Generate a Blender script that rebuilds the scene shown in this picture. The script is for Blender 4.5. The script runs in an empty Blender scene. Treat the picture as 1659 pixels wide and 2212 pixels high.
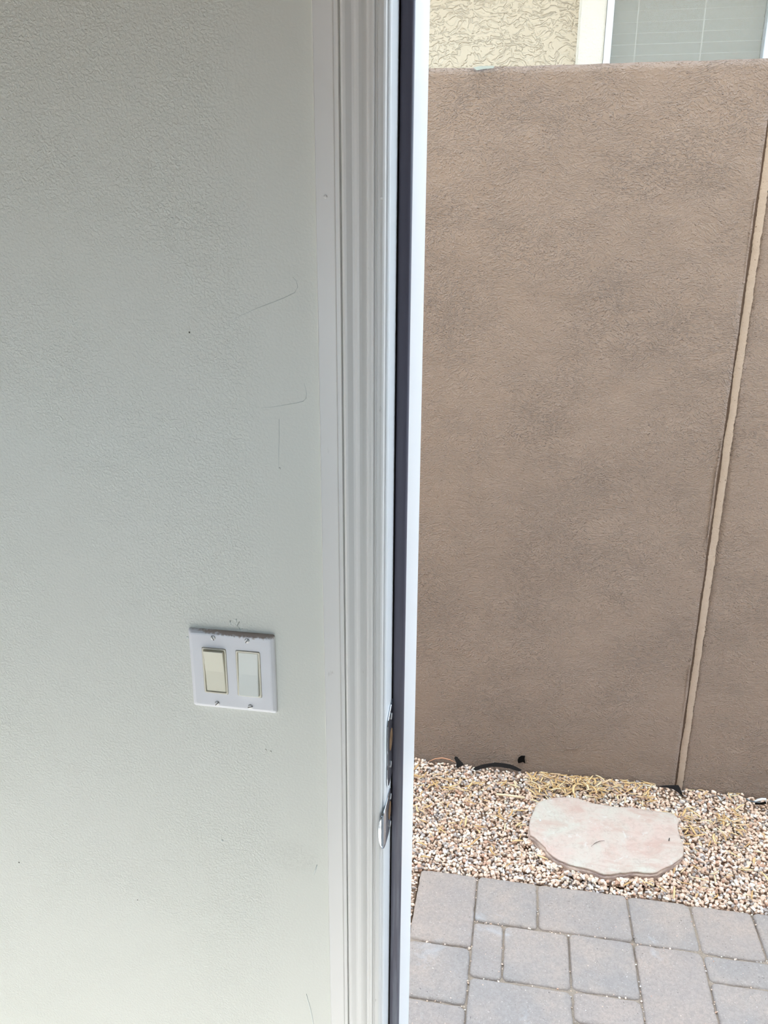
import bpy, bmesh, math, random
import numpy as np
from mathutils import Vector, Matrix, noise

# ------------------------------------------------------------------ camera
W, H = 1659, 2212
FPX, PITCH, YAW, ROLL = 1714.4, 0.3111, 0.1680, 0.0068
CAM = Vector((0.0, -0.8843, 1.72))
cyw, syw = math.cos(YAW), math.sin(YAW)
fw = Vector((-syw*math.cos(PITCH), cyw*math.cos(PITCH), -math.sin(PITCH)))
r0 = Vector((cyw, syw, 0)); u0 = r0.cross(fw)
rt = r0*math.cos(ROLL) + u0*math.sin(ROLL)
up = -r0*math.sin(ROLL) + u0*math.cos(ROLL)
scn = bpy.context.scene
C = scn.collection
cd = bpy.data.cameras.new('camera')
cd.sensor_fit = 'VERTICAL'; cd.sensor_height = 36.0; cd.lens = FPX/H*36.0
cd.clip_start = 0.02; cd.clip_end = 200
cam = bpy.data.objects.new('camera', cd); C.objects.link(cam)
m = Matrix((rt, up, -fw)).transposed().to_4x4(); m.translation = CAM
cam.matrix_world = m
scn.camera = cam

# ------------------------------------------------------------------ sky, sun, exposure
wd = bpy.data.worlds.new('sky'); scn.world = wd; wd.use_nodes = True
bgn = wd.node_tree.nodes['Background']
bgn.inputs['Color'].default_value = (0.74, 0.89, 1.03, 1); bgn.inputs['Strength'].default_value = 6.4
sd = bpy.data.lights.new('sun', 'SUN'); sd.energy = 22.6; sd.angle = math.radians(1.5); sd.color = (1, 0.98, 0.955)
sun = bpy.data.objects.new('sun', sd); C.objects.link(sun)
SUN_EL = math.radians(28.7)
sdir = Vector((0.10*math.cos(SUN_EL), math.cos(SUN_EL), -math.sin(SUN_EL)))
sun.rotation_euler = sdir.to_track_quat('-Z', 'Y').to_euler(); sun.location = (-2, -8, 8)
vs = scn.view_settings
vs.view_transform = 'Standard'; vs.look = 'None'; vs.gamma = 1.0; vs.use_curve_mapping = False
vs.exposure = 0.0

# ------------------------------------------------------------------ helpers
def ray(px, py): return fw + rt*((px-W/2)/FPX) - up*((py-H/2)/FPX)
def onz(px, py, z):
    v = ray(px, py); return CAM + v*((z-CAM.z)/v.z)
def ony(px, py, y):
    v = ray(px, py); return CAM + v*((y-CAM.y)/v.y)
def onx(px, py, x):
    v = ray(px, py); return CAM + v*((x-CAM.x)/v.x)
def lin(c):
    return tuple((v/255/12.92) if v/255 <= 0.04045 else ((v/255+0.055)/1.055)**2.4 for v in c) + (1,)

class NT:
    """tiny node-graph helper"""
    def __init__(s, name, rough=0.6, spec=0.4, metal=0.0):
        s.m = bpy.data.materials.new(name); s.m.use_nodes = True
        s.t = s.m.node_tree; s.b = s.t.nodes['Principled BSDF']
        s.b.inputs['Roughness'].default_value = rough
        s.b.inputs['Specular IOR Level'].default_value = spec
        s.b.inputs['Metallic'].default_value = metal
        s.co = None
    def n(s, typ, ins={}, **props):
        nd = s.t.nodes.new(typ)
        for k, v in props.items(): setattr(nd, k, v)
        for k, v in ins.items():
            if isinstance(v, bpy.types.NodeSocket): s.t.links.new(v, nd.inputs[k])
            else: nd.inputs[k].default_value = v
        return nd
    def coord(s, scale=(1, 1, 1)):
        if s.co is None: s.co = s.n('ShaderNodeTexCoord').outputs['Object']
        if scale == (1, 1, 1): return s.co
        return s.n('ShaderNodeMapping', {'Vector': s.co, 'Scale': scale}).outputs[0]
    def noise(s, scale, detail=3, rough=0.55, dist=0.0, vec=None, out='Fac'):
        return s.n('ShaderNodeTexNoise', {'Vector': vec or s.coord(), 'Scale': scale, 'Detail': detail, 'Roughness': rough, 'Distortion': dist}).outputs[out]
    def vor(s, scale, vec=None, feature='F1', out='Distance', rnd=1.0):
        return s.n('ShaderNodeTexVoronoi', {'Vector': vec or s.coord(), 'Scale': scale, 'Randomness': rnd}, feature=feature).outputs[out]
    def math(s, op, a, b=0.0, clamp=False):
        nd = s.n('ShaderNodeMath', {0: a, 1: b}, operation=op); nd.use_clamp = clamp; return nd.outputs[0]
    def ramp(s, fac, stops, interp='LINEAR'):
        nd = s.n('ShaderNodeValToRGB', {'Fac': fac}); cr = nd.color_ramp; cr.interpolation = interp
        while len(cr.elements) < len(stops): cr.elements.new(0.5)
        for e, (p, c) in zip(cr.elements, stops):
            e.position = p; e.color = c if len(c) == 4 else lin(c)
        return nd.outputs[0]
    def mix(s, fac, a, b, blend='MIX'):
        nd = s.n('ShaderNodeMix', data_type='RGBA', blend_type=blend)
        for i, v in ((0, fac), (6, a), (7, b)):
            if isinstance(v, bpy.types.NodeSocket): s.t.links.new(v, nd.inputs[i])
            else: nd.inputs[i].default_value = v
        return nd.outputs[2]
    def col(s, c):
        if isinstance(c, bpy.types.NodeSocket): s.t.links.new(c, s.b.inputs['Base Color'])
        else: s.b.inputs['Base Color'].default_value = c if len(c) == 4 else lin(c)
        return s
    def bump(s, h, dist=0.001, strength=1.0):
        nd = s.n('ShaderNodeBump', {'Height': h, 'Distance': dist, 'Strength': strength})
        s.t.links.new(nd.outputs[0], s.b.inputs['Normal']); return s

def sc(c, k): return tuple(min(252, a*b) for a, b in zip(c, k))
def gray(v): return (v, v, v, 1)

def chain(p):
    v = Vector((0, 0, 0))
    while p: v += p.location; p = p.parent
    return v
def obj(name, verts, faces, mat=None, parent=None, smooth=False):
    me = bpy.data.meshes.new(name)
    me.from_pydata([tuple(v) for v in verts], [], faces); me.update()
    if mat: me.materials.append(mat)
    if smooth: me.shade_smooth()
    o = bpy.data.objects.new(name, me); C.objects.link(o)
    if parent:
        o.parent = parent; me.transform(Matrix.Translation(-chain(parent)))
    return o
def frombm(name, bm, mat=None, parent=None, smooth=False):
    me = bpy.data.meshes.new(name); bm.to_mesh(me); bm.free()
    if mat: me.materials.append(mat)
    if smooth: me.shade_smooth()
    o = bpy.data.objects.new(name, me); C.objects.link(o)
    if parent:
        o.parent = parent; me.transform(Matrix.Translation(-chain(parent)))
    return o
def empty(name, loc=(0, 0, 0)):
    o = bpy.data.objects.new(name, None); o.location = loc; o.empty_display_size = 0.05; C.objects.link(o); return o
def tag(o, label=None, cat=None, group=None, kind=None):
    if label: o['label'] = label
    if cat: o['category'] = cat
    if group: o['group'] = group
    if kind: o['kind'] = kind
    return o
def bmbox(bm, x0, x1, y0, y1, z0, z1):
    r = bmesh.ops.create_cube(bm, size=1)
    for v in r['verts']:
        v.co = Vector((x0 if v.co.x < 0 else x1, y0 if v.co.y < 0 else y1, z0 if v.co.z < 0 else z1))
def box(name, b, mat, parent=None, bev=0.0, seg=2):
    bm = bmesh.new(); bmbox(bm, *b)
    if bev: bmesh.ops.bevel(bm, geom=bm.edges[:], offset=bev, segments=seg, affect='EDGES', profile=0.5)
    return frombm(name, bm, mat, parent, smooth=False)
def prism_z(name, prof, z0, z1, mat, parent=None, smooth=False, segs=1, wob=0.0):
    """extrude a closed xy outline along z"""
    n = len(prof); vs_ = []; fs = []
    for k in range(segs+1):
        z = z0 + (z1-z0)*k/segs
        for i, (x, y) in enumerate(prof):
            w = wob*noise.noise(Vector((x*3, i*0.0, z*2.2))) if wob else 0
            vs_.append((x+w, y+w*0.4, z))
    for k in range(segs):
        for i in range(n):
            a = k*n+i; b = k*n+(i+1) % n
            fs.append((a, b, b+n, a+n))
    fs.append(tuple(range(n))[::-1]); fs.append(tuple(segs*n+i for i in range(n)))
    bm = bmesh.new(); me = bpy.data.meshes.new('t'); me.from_pydata(vs_, [], fs); bm.from_mesh(me); bpy.data.meshes.remove(me)
    bmesh.ops.recalc_face_normals(bm, faces=bm.faces[:])
    o = frombm(name, bm, mat, parent)
    if smooth:
        for p in o.data.polygons: p.use_smooth = len(p.vertices) == 4
    return o

# ------------------------------------------------------------------ materials
# interior orange-peel paint with faint scuffs and smudges
def blob(s, cx, cz, rx, rz):
    """soft elliptical mask on the wall (x-z plane)"""
    sep = s.n('ShaderNodeSeparateXYZ', {'Vector': s.coord()})
    a = s.math('DIVIDE', s.math('SUBTRACT', sep.outputs[0], cx), rx)
    b = s.math('DIVIDE', s.math('SUBTRACT', sep.outputs[2], cz), rz)
    d = s.math('ADD', s.math('MULTIPLY', a, a), s.math('MULTIPLY', b, b))
    return s.math('SUBTRACT', 1.0, d, clamp=True)
s = NT('interior_wall_paint', 0.42, 0.35)
nb = s.noise(330, 2, 0.5, 0.5)
sep = s.n('ShaderNodeSeparateXYZ', {'Vector': s.coord()})
# roller-smooth band beside the door trim: peel fades out there
fade = s.n('ShaderNodeMapRange', {'Value': sep.outputs[0], 'From Min': -0.33, 'From Max': -0.28, 'To Min': 1.0, 'To Max': 0.25}).outputs[0]
patch = s.n('ShaderNodeMapRange', {'Value': s.noise(4.5, 2), 'From Min': 0.3, 'From Max': 0.65, 'To Min': 0.35, 'To Max': 1.0}).outputs[0]
h = s.math('MULTIPLY', s.math('MULTIPLY', s.n('ShaderNodeMapRange', {'Value': nb, 'From Min': 0.34, 'From Max': 0.70, 'To Min': 0.0, 'To Max': 1.0}, interpolation_type='SMOOTHSTEP').outputs[0], fade), patch)
fine = s.noise(900, 1)
h = s.math('ADD', h, s.math('MULTIPLY', fine, 0.10))
big = s.noise(14, 2)
h = s.math('ADD', h, s.math('MULTIPLY', big, 1.2))
s.bump(h, 0.00042, 0.9)
P1 = ony(632, 1850, 0)
sm = blob(s, P1.x, P1.z, 0.045, 0.03)
sm = s.math('MULTIPLY', sm, s.ramp(s.noise(200, 5, 0.8, 1.5), [(0.46, gray(0)), (0.70, gray(1))]))
base = s.mix(s.noise(3.0, 2), lin((221, 222, 213)), lin((225, 225, 218)))
s.col(s.mix(s.math('MULTIPLY', sm, 0.30), base, lin((120, 122, 108))))
M_wall = s.m

s = NT('accent_wall_paint', 0.6, 0.3); s.col((82, 78, 71)); s.bump(s.noise(210, 2), 0.0005); M_accent = s.m
s = NT('satin_trim_paint', 0.35, 0.4)
st = s.noise(1.0, 3, vec=s.coord((260, 260, 5)))
d = s.ramp(s.noise(30, 3, 0.7, vec=s.coord((3, 3, 1.0))), [(0.70, gray(0)), (0.76, gray(0.35))])
s.col(s.mix(d, lin((232, 230, 227)), lin((172, 168, 160)))); s.bump(s.math('ADD', st, s.math('MULTIPLY', s.noise(60, 2), 0.5)), 0.0003, 0.5)
M_trim = s.m

s = NT('vinyl_frame', 0.30, 0.45)
s.col((242, 244, 246)); s.bump(s.noise(1.0, 2, vec=s.coord((200, 200, 6))), 0.0002, 0.4)
M_vinyl = s.m

s = NT('caulk', 0.4, 0.4); s.col((238, 237, 230)); M_caulk = s.m

s = NT('weatherstrip_vinyl', 0.5, 0.35)
sp = s.n('ShaderNodeSeparateXYZ', {'Vector': s.coord()})
low = s.n('ShaderNodeMapRange', {'Value': sp.outputs[2], 'From Min': 1.35, 'From Max': 0.5, 'To Min': 0.02, 'To Max': 0.75}).outputs[0]
dust = s.math('MULTIPLY', s.ramp(s.noise(1.0, 4, 0.65, vec=s.coord((260, 260, 9))), [(0.42, gray(0)), (0.75, gray(1))]), low)
s.col(s.mix(dust, lin((92, 89, 101)), lin((146, 152, 162)))); s.bump(s.noise(1.0, 3, vec=s.coord((300, 300, 20))), 0.0003, 0.5)
M_rubber = s.m

s = NT('dark_hole', 0.95, 0.05); s.col((22, 20, 20)); M_hole = s.m
s = NT('brushed_chrome', 0.16, 0.5, 1.0); s.col((182, 188, 196)); s.bump(s.noise(60, 2), 0.0008, 0.45); M_chrome = s.m
s = NT('bolt_hole_wood', 0.8, 0.2); s.col(s.mix(s.noise(150, 3), lin((150, 118, 84)), lin((70, 55, 45)))); M_wood = s.m
s = NT('screw_steel', 0.35, 0.5, 0.45); s.col(s.mix(s.noise(400, 2), lin((230, 230, 230)), lin((200, 198, 196)))); M_screw = s.m
s = NT('screw_slot', 0.7, 0.2); s.col((70, 68, 66)); M_slot = s.m

s = NT('white_plate_plastic', 0.28, 0.5)
PLC = Vector((-0.3492, 0, 1.2009)); PW, PH = 0.1165, 0.1143
sp = s.n('ShaderNodeSeparateXYZ', {'Vector': s.coord()})
# grime collected on the top bevel of the plate
top = s.n('ShaderNodeMapRange', {'Value': sp.outputs[2], 'From Min': PH/2-0.009, 'From Max': PH/2-0.001, 'To Min': 0.0, 'To Max': 1.0}).outputs[0]
ctr = s.math('SUBTRACT', 1.15, s.math('MULTIPLY', s.math('ABSOLUTE', s.math('SUBTRACT', sp.outputs[0], 0.018)), 14.0), clamp=True)
gr = s.math('ADD', s.math('MULTIPLY', top, 0.75), s.math('MULTIPLY', s.math('SUBTRACT', s.noise(170, 4, 0.7), 0.5), 1.3))
gr = s.ramp(s.math('MULTIPLY', gr, s.math('ADD', ctr, 0.42)), [(0.44, gray(0)), (0.74, gray(0.8))])
s.col(s.mix(gr, lin((234, 234, 238)), lin((158, 134, 116))))
M_plate = s.m
s = NT('cream_rocker_plastic', 0.33, 0.5); s.col((232, 228, 210)); s.bump(s.noise(300, 2), 0.0001, 0.5); M_cream = s.m
s = NT('ivory_rocker_plastic', 0.33, 0.5); s.col((246, 248, 242)); s.bump(s.noise(300, 2), 0.0001, 0.5); M_ivory = s.m
s = NT('switch_frame_plastic', 0.4, 0.5); s.col((236, 230, 214)); M_switchframe = s.m
s = NT('plate_shadow_gap', 0.9, 0.1); s.col((90, 84, 76)); M_gap = s.m

# brown painted dash stucco
def stucco_brown():
    s = NT('brown_painted_stucco', 0.5, 0.42)
    warp = s.noise(5.0, 2, out='Color')
    wv = s.n('ShaderNodeVectorMath', {0: s.coord((1, 1, 1)), 1: s.n('ShaderNodeVectorMath', {0: warp, 'Scale': 0.11}, operation='SCALE').outputs[0]}, operation='ADD').outputs[0]
    st = s.n('ShaderNodeMapping', {'Vector': wv, 'Scale': (0.55, 1.0, 1.0)}).outputs[0]
    a = s.noise(230, 2, 0.55, 0.35, vec=st)
    ridg = s.n('ShaderNodeMapRange', {'Value': a, 'From Min': 0.44, 'From Max': 0.74, 'To Min': 0.0, 'To Max': 1.0}, interpolation_type='SMOOTHSTEP').outputs[0]
    b = s.vor(150, vec=wv, feature='SMOOTH_F1')
    nub = s.n('ShaderNodeMapRange', {'Value': b, 'From Min': 0.34, 'From Max': 0.05, 'To Min': 0.0, 'To Max': 1.0}, interpolation_type='SMOOTHSTEP').outputs[0]
    sel = s.ramp(s.noise(60, 2), [(0.50, gray(0)), (0.60, gray(1))])
    amt = s.n('ShaderNodeMapRange', {'Value': s.noise(3.6, 4, 0.6), 'From Min': 0.35, 'From Max': 0.65, 'To Min': 0.40, 'To Max': 1.25}).outputs[0]
    h = s.math('MULTIPLY', s.math('ADD', s.math('MULTIPLY', ridg, 0.62), s.math('MULTIPLY', s.math('MULTIPLY', nub, sel), 0.8)), amt)
    h = s.math('ADD', h, s.math('MULTIPLY', s.noise(11, 3), 1.6))
    h = s.math('ADD', h, s.math('MULTIPLY', s.noise(75, 3, 0.6, 0.4, vec=st), 0.75))
    s.bump(h, 0.0046, 1.0)
    c = s.mix(s.ramp(s.noise(2.2, 4), [(0.3, gray(0)), (0.7, gray(1))]), lin((146, 130, 121)), lin((156, 139, 129)))
    c = s.mix(s.math('MULTIPLY', s.ramp(ridg, [(0.0, gray(0)), (1.0, gray(1))]), 0.22), c, lin((180, 163, 152)))
    s.col(c); return s.m
M_fence = stucco_brown()
s = NT('bare_joint_stucco', 0.85, 0.15)
pit = s.ramp(s.noise(150, 3, 0.6), [(0.27, gray(1)), (0.34, gray(0))])
s.col(s.mix(pit, s.mix(s.noise(40, 3), lin((176, 160, 148)), lin((196, 180, 167))), lin((95, 75, 62)))); s.bump(s.noise(190, 4, 0.6), 0.0022, 0.9); M_joint = s.m
s = NT('joint_recess', 0.9, 0.1); s.col((118, 101, 91)); s.bump(s.noise(120, 3), 0.002, 0.8); M_recess = s.m

# cream skip-trowel stucco on the neighbour's house
def stucco_cream():
    s = NT('cream_skip_trowel_stucco', 0.8, 0.2)
    warp = s.noise(9.0, 2, out='Color')
    wv = s.n('ShaderNodeVectorMath', {0: s.coord(), 1: s.n('ShaderNodeVectorMath', {0: warp, 'Scale': 0.10}, operation='SCALE').outputs[0]}, operation='ADD').outputs[0]
    st = s.n('ShaderNodeMapping', {'Vector': wv, 'Scale': (0.62, 1.0, 1.35)}).outputs[0]
    a = s.noise(38, 3, 0.5, 0.9, vec=st)
    plate_ = s.n('ShaderNodeMapRange', {'Value': a, 'From Min': 0.43, 'From Max': 0.55, 'To Min': 0.0, 'To Max': 1.0}, interpolation_type='SMOOTHSTEP').outputs[0]
    h = s.math('ADD', s.math('MULTIPLY', plate_, 1.0), s.math('MULTIPLY', s.noise(160, 3), 0.22))
    s.bump(h, 0.0044, 1.0)
    s.col(s.mix(s.noise(3, 3), lin((197, 189, 172)), lin((190, 180, 161))))
    return s.m
M_cream_stucco = stucco_cream()
s = NT('smooth_band_stucco', 0.8, 0.2); s.col(s.mix(s.noise(8, 3), lin((212, 211, 203)), lin((204, 202, 194))))
s.bump(s.math('ADD', s.noise(95, 3, 0.6), s.math('MULTIPLY', s.noise(15, 2), 1.0)), 0.004, 0.7); M_band = s.m
s = NT('white_window_vinyl', 0.35, 0.4); s.col((222, 230, 238)); M_winframe = s.m
s = NT('blind_slat_plastic', 0.5, 0.3); s.col((203, 205, 200)); M_slat = s.m
s = NT('blind_cord', 0.7, 0.2); s.col((245, 247, 242)); M_cord = s.m
# sun-screen mesh + glass: semi-transparent dusty grey sheet
s = NT('dusty_window_screen', 0.5, 0.25); s.col((164, 167, 163))
s.b.inputs['Alpha'].default_value = 0.26
M_screen = s.m
s = NT('window_glass', 0.05, 0.5); s.col((235, 240, 240)); s.b.inputs['Alpha'].default_value = 0.12; M_glass = s.m
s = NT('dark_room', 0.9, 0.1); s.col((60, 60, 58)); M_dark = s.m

# gravel, leaves, stone, pavers
def per_piece(s):
    g = s.n('ShaderNodeNewGeometry').outputs['Random Per Island']
    o = s.n('ShaderNodeObjectInfo').outputs['Random']
    return s.math('FRACT', s.math('ADD', g, o))
s = NT('crushed_gravel', 0.75, 0.25)
rp = per_piece(s)
gc = s.ramp(rp, [(0.0, (252, 229, 214)), (0.16, (233, 205, 186)), (0.30, (248, 224, 205)), (0.42, (216, 188, 168)), (0.52, (252, 249, 238)), (0.64, (241, 215, 197)), (0.73, (173, 167, 167)), (0.80, (220, 217, 219)), (0.85, (204, 162, 140)), (0.91, (148, 143, 145)), (0.95, (252, 252, 252))], 'CONSTANT')
s.col(s.mix(s.math('MULTIPLY', s.noise(260, 3), 0.55), gc, s.mix(0.5, gc, lin((250, 225, 205))))); s.bump(s.noise(400, 3), 0.0006, 0.6)
M_gravel = s.m
s = NT('gravel_bedding', 0.95, 0.1); s.col(s.mix(s.noise(60, 4), lin((130, 108, 92)), lin((168, 144, 124)))); s.bump(s.noise(200, 3), 0.003); M_soil = s.m
s = NT('dry_leaf', 0.55, 0.3)
rp = per_piece(s)
lc = s.ramp(rp, [(0.0, (244, 214, 164)), (0.25, (232, 194, 140)), (0.5, (246, 226, 188)), (0.7, (214, 174, 122)), (0.85, (234, 202, 166)), (0.95, (204, 166, 118))], 'CONSTANT')
s.col(s.mix(s.math('MULTIPLY', s.noise(90, 3), 0.25), lc, lin((222, 184, 132)))); s.bump(s.noise(300, 2), 0.0004, 0.5)
M_leaf = s.m
s = NT('paver_concrete', 0.85, 0.2)
oi = s.n('ShaderNodeObjectInfo').outputs['Random']
gc_ = s.n('ShaderNodeNewGeometry').outputs['Position']
bigp = s.noise(7, 4, 0.6, vec=gc_)
c = s.mix(s.ramp(bigp, [(0.36, gray(0)), (0.64, gray(1))]), lin((174, 166, 163)), lin((190, 175, 166)))
c = s.mix(s.math('MULTIPLY', s.ramp(s.noise(16, 4, 0.65, 0.8, vec=gc_), [(0.42, gray(0)), (0.66, gray(1))]), 0.45), c, lin((162, 156, 154)))
c = s.mix(s.math('MULTIPLY', s.math('SUBTRACT', oi, 0.35), 0.45, clamp=True), c, lin((198, 176, 164)))
sp_ = s.ramp(s.noise(230, 2, 0.5, vec=gc_), [(0.66, gray(0)), (0.73, gray(1))])
c = s.mix(s.math('MULTIPLY', s.ramp(s.noise(120, 4, 0.7, 0.8, vec=gc_), [(0.42, gray(0)), (0.60, gray(1))]), 0.40), c, lin((150, 142, 138)))
c = s.mix(s.math('MULTIPLY', sp_, 0.65), c, lin((225, 218, 212)))
dk = s.ramp(s.noise(190, 3, 0.6, vec=s.n('ShaderNodeVectorMath', {0: gc_, 1: (5, 3, 1)}, operation='ADD').outputs[0]), [(0.26, gray(1)), (0.33, gray(0))])
c = s.mix(s.math('MULTIPLY', dk, 0.75), c, lin((88, 82, 80)))
# pale lime efflorescence, here and there
ef = s.ramp(s.noise(5.5, 5, 0.7, 0.6, vec=s.n('ShaderNodeVectorMath', {0: gc_, 1: (1.7, 9.2, 0)}, operation='ADD').outputs[0]), [(0.62, gray(0)), (0.72, gray(0.5))])
c = s.mix(ef, c, lin((200, 202, 208)))
s.col(c)
c2_ = s.math('ADD', s.noise(150, 5, 0.75, vec=gc_), s.math('MULTIPLY', s.noise(24, 3, vec=gc_), 0.9))
s.bump(s.math('SUBTRACT', c2_, s.math('MULTIPLY', dk, 0.6)), 0.0034, 1.0)
M_paver = s.m
s = NT('joint_sand', 0.95, 0.1); s.col(s.mix(s.noise(300, 3), lin((124, 113, 104)), lin((190, 174, 158)))); s.bump(s.noise(350, 3), 0.002); M_sand = s.m

s = NT('pink_flagstone', 0.75, 0.25)
n1 = s.noise(5.5, 5, 0.62, 0.8); n2 = s.noise(14, 5, 0.65, 0.5, vec=s.coord((0.7, 1.6, 1)))
c = s.mix(s.ramp(n1, [(0.36, gray(0)), (0.62, gray(1))]), lin((208, 184, 175)), lin((204, 198, 188)))
c = s.mix(s.math('MULTIPLY', s.ramp(n2, [(0.50, gray(0)), (0.66, gray(1))]), 0.6), c, lin((192, 160, 148)))
c = s.mix(s.math('MULTIPLY', s.ramp(s.noise(26, 5, 0.7, 1.5), [(0.60, gray(0)), (0.68, gray(1))]), 0.6), c, lin((216, 214, 210)))
c = s.mix(s.math('MULTIPLY', s.ramp(s.noise(150, 3), [(0.70, gray(0)), (0.76, gray(1))]), 0.5), c, lin((128, 108, 100)))
c = s.mix(s.math('MULTIPLY', s.ramp(s.noise(48, 5, 0.75, 1.0), [(0.50, gray(0)), (0.66, gray(1))]), 0.45), c, lin((176, 158, 148)))
s.col(c); s.bump(s.math('ADD', s.noise(22, 5, 0.6), s.math('MULTIPLY', s.noise(160, 3), 0.25)), 0.004, 0.8)
M_flag = s.m
s = NT('flagstone_split_edge', 0.85, 0.2)
c = s.mix(s.ramp(s.noise(1.0, 4, 0.7, vec=s.coord((22, 22, 160))), [(0.35, gray(0)), (0.7, gray(1))]), lin((136, 116, 112)), lin((206, 184, 170)))
s.col(c); s.bump(s.noise(1.0, 4, vec=s.coord((60, 60, 300))), 0.003); M_flagedge = s.m

s = NT('black_landscape_fabric', 0.7, 0.3); s.col((38, 38, 42)); s.bump(s.noise(700, 2), 0.0006); M_fabric = s.m
s = NT('bleached_wood', 0.8, 0.2); s.col(s.mix(s.noise(1.0, 3, vec=s.coord((40, 400, 400))), lin((250, 236, 208)), lin((236, 212, 176)))); M_stick = s.m
s = NT('twig_bark', 0.8, 0.2); s.col(s.mix(s.noise(200, 3), lin((120, 104, 92)), lin((80, 66, 58)))); M_twig = s.m
s = NT('white_plastic', 0.35, 0.4); s.col((232, 238, 244)); M_white = s.m
s = NT('grey_rubber', 0.5, 0.3); s.col((90, 104, 116)); M_greyplastic = s.m
s = NT('pale_tile_floor', 0.5, 0.3); s.col(s.mix(s.noise(3, 4), lin((214, 212, 206)), lin((226, 224, 218)))); M_floor = s.m
s = NT('ceiling_paint', 0.8, 0.2); s.col((98, 93, 84)); s.bump(s.noise(120, 3), 0.001); M_ceil = s.m
s = NT('exterior_own_stucco', 0.85, 0.2); s.col(s.mix(s.noise(6, 3), lin((214, 196, 166)), lin((204, 186, 158)))); s.bump(s.noise(60, 3), 0.004); M_own = s.m
s = NT('roof_tile', 0.8, 0.2); s.col((150, 110, 90)); M_roof = s.m
s = NT('desert_soil', 0.95, 0.1); s.col(s.mix(s.noise(2, 5), lin((196, 168, 144)), lin((176, 148, 126)))); s.bump(s.noise(50, 4), 0.01); M_ground = s.m

# ------------------------------------------------------------------ ROOM
XJ = -0.146          # door-side face of the jamb
XS = -0.1305         # face of the stop part
DH = 2.44            # head of the 8 ft door
FIN_X = -0.1975*(1-0.016/0.884)
RX0, RX1, RY0, RH = -3.4, 1.9, -3.2, 2.75
def st(o): o['kind'] = 'structure'; return o
# front wall (switch wall)
bm = bmesh.new()
bmbox(bm, RX0, -0.166, 0, 0.165, 0, RH)
st(frombm('wall_front', bm, M_wall))
bm = bmesh.new(); bmbox(bm, 0.80, RX1, 0, 0.165, 0, RH); st(frombm('wall_front_right', bm, M_wall))
bm = bmesh.new(); bmbox(bm, -0.166, 0.80, 0, 0.165, DH+0.02, RH); st(frombm('wall_front_header', bm, M_wall))
bm = bmesh.new()
LY0, LY1, LZ0, LZ1 = -2.0, -0.5, 0.06, 0.72         # unseen left-wall opening, added low to light the switch wall from the side
bmbox(bm, RX0-0.15, RX0, RY0, LY0, 0, RH); bmbox(bm, RX0-0.15, RX0, LY1, 0.165, 0, RH); bmbox(bm, RX0-0.15, RX0, LY0, LY1, LZ1, RH); bmbox(bm, RX0-0.15, RX0, LY0, LY1, 0, LZ0)
st(frombm('wall_left', bm, M_accent))
bm = bmesh.new()
for b in ((LY0, LY0+0.04), (LY1-0.04, LY1), ((LY0+LY1)/2-0.02, (LY0+LY1)/2+0.02)): bmbox(bm, RX0-0.10, RX0-0.05, b[0], b[1], LZ0, LZ1)
bmbox(bm, RX0-0.10, RX0-0.05, LY0, LY1, LZ1-0.03, LZ1); bmbox(bm, RX0-0.10, RX0-0.05, LY0, LY1, LZ0, LZ0+0.03)
st(frombm('added_window_2', bm, M_winframe))
st(box('wall_right', (RX1, RX1+0.15, RY0, 0.165, 0, RH), M_accent))
bm = bmesh.new()
WX0, WX1, WZ0, WZ = -2.9, 0.45, 1.08, 1.74       # unseen back-wall opening, added to let a sun patch onto the floor
bmbox(bm, RX0-0.15, WX0, RY0-0.16, RY0, 0, RH); bmbox(bm, WX1, RX1+0.15, RY0-0.16, RY0, 0, RH)
bmbox(bm, WX0, WX1, RY0-0.16, RY0, WZ, RH); bmbox(bm, WX0, WX1, RY0-0.16, RY0, 0, WZ0)
st(frombm('wall_back', bm, M_accent))
bm = bmesh.new()
for b in ((WX0, WX0+0.04), (WX1-0.04, WX1), ((WX0+WX1)/2-0.02, (WX0+WX1)/2+0.02)): bmbox(bm, b[0], b[1], RY0-0.11, RY0-0.06, WZ0, WZ)
bmbox(bm, WX0, WX1, RY0-0.11, RY0-0.06, WZ-0.03, WZ); bmbox(bm, WX0, WX1, RY0-0.11, RY0-0.06, WZ0, WZ0+0.03)
st(frombm('added_window_1', bm, M_winframe))
st(box('floor', (RX0-0.15, RX1+0.15, RY0-0.16, 0.165, -0.12, 0), M_floor))
st(box('ceiling', (RX0-0.15, RX1+0.15, RY0-0.16, 0.165, RH, RH+0.2), M_ceil))
st(box('baseboard_front', (RX0, -0.232, -0.014, -0.0002, 0, 0.083), M_trim, bev=0.003))
# outside skin of this house; unseen upper block added to shade the side yard
st(box('exterior_skin', (RX0-0.15, -0.2, 0.1655, 0.178, -0.12, 5.2), M_own))
st(box('exterior_skin_right', (0.84, RX1+0.15, 0.1655, 0.178, -0.12, 5.2), M_own))
st(box('exterior_skin_header', (-0.2, 0.84, 0.1655, 0.178, DH+0.07, 5.2), M_own))
st(box('upper_shade_block', (RX0-0.15, RX1+3.0, RY0-0.16, 0.165, RH+0.2, 5.2), M_own))
st(box('side_shade_block', (RX1+0.15, RX1+3.0, RY0-0.16, 0.178, -0.12, RH+0.2), M_own))  # unseen block added to stop sun coming round the house corner
st(box('roof', (RX0-0.5, RX1+3.3, RY0-0.5, 0.48, 5.2, 5.4), M_roof))

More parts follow.
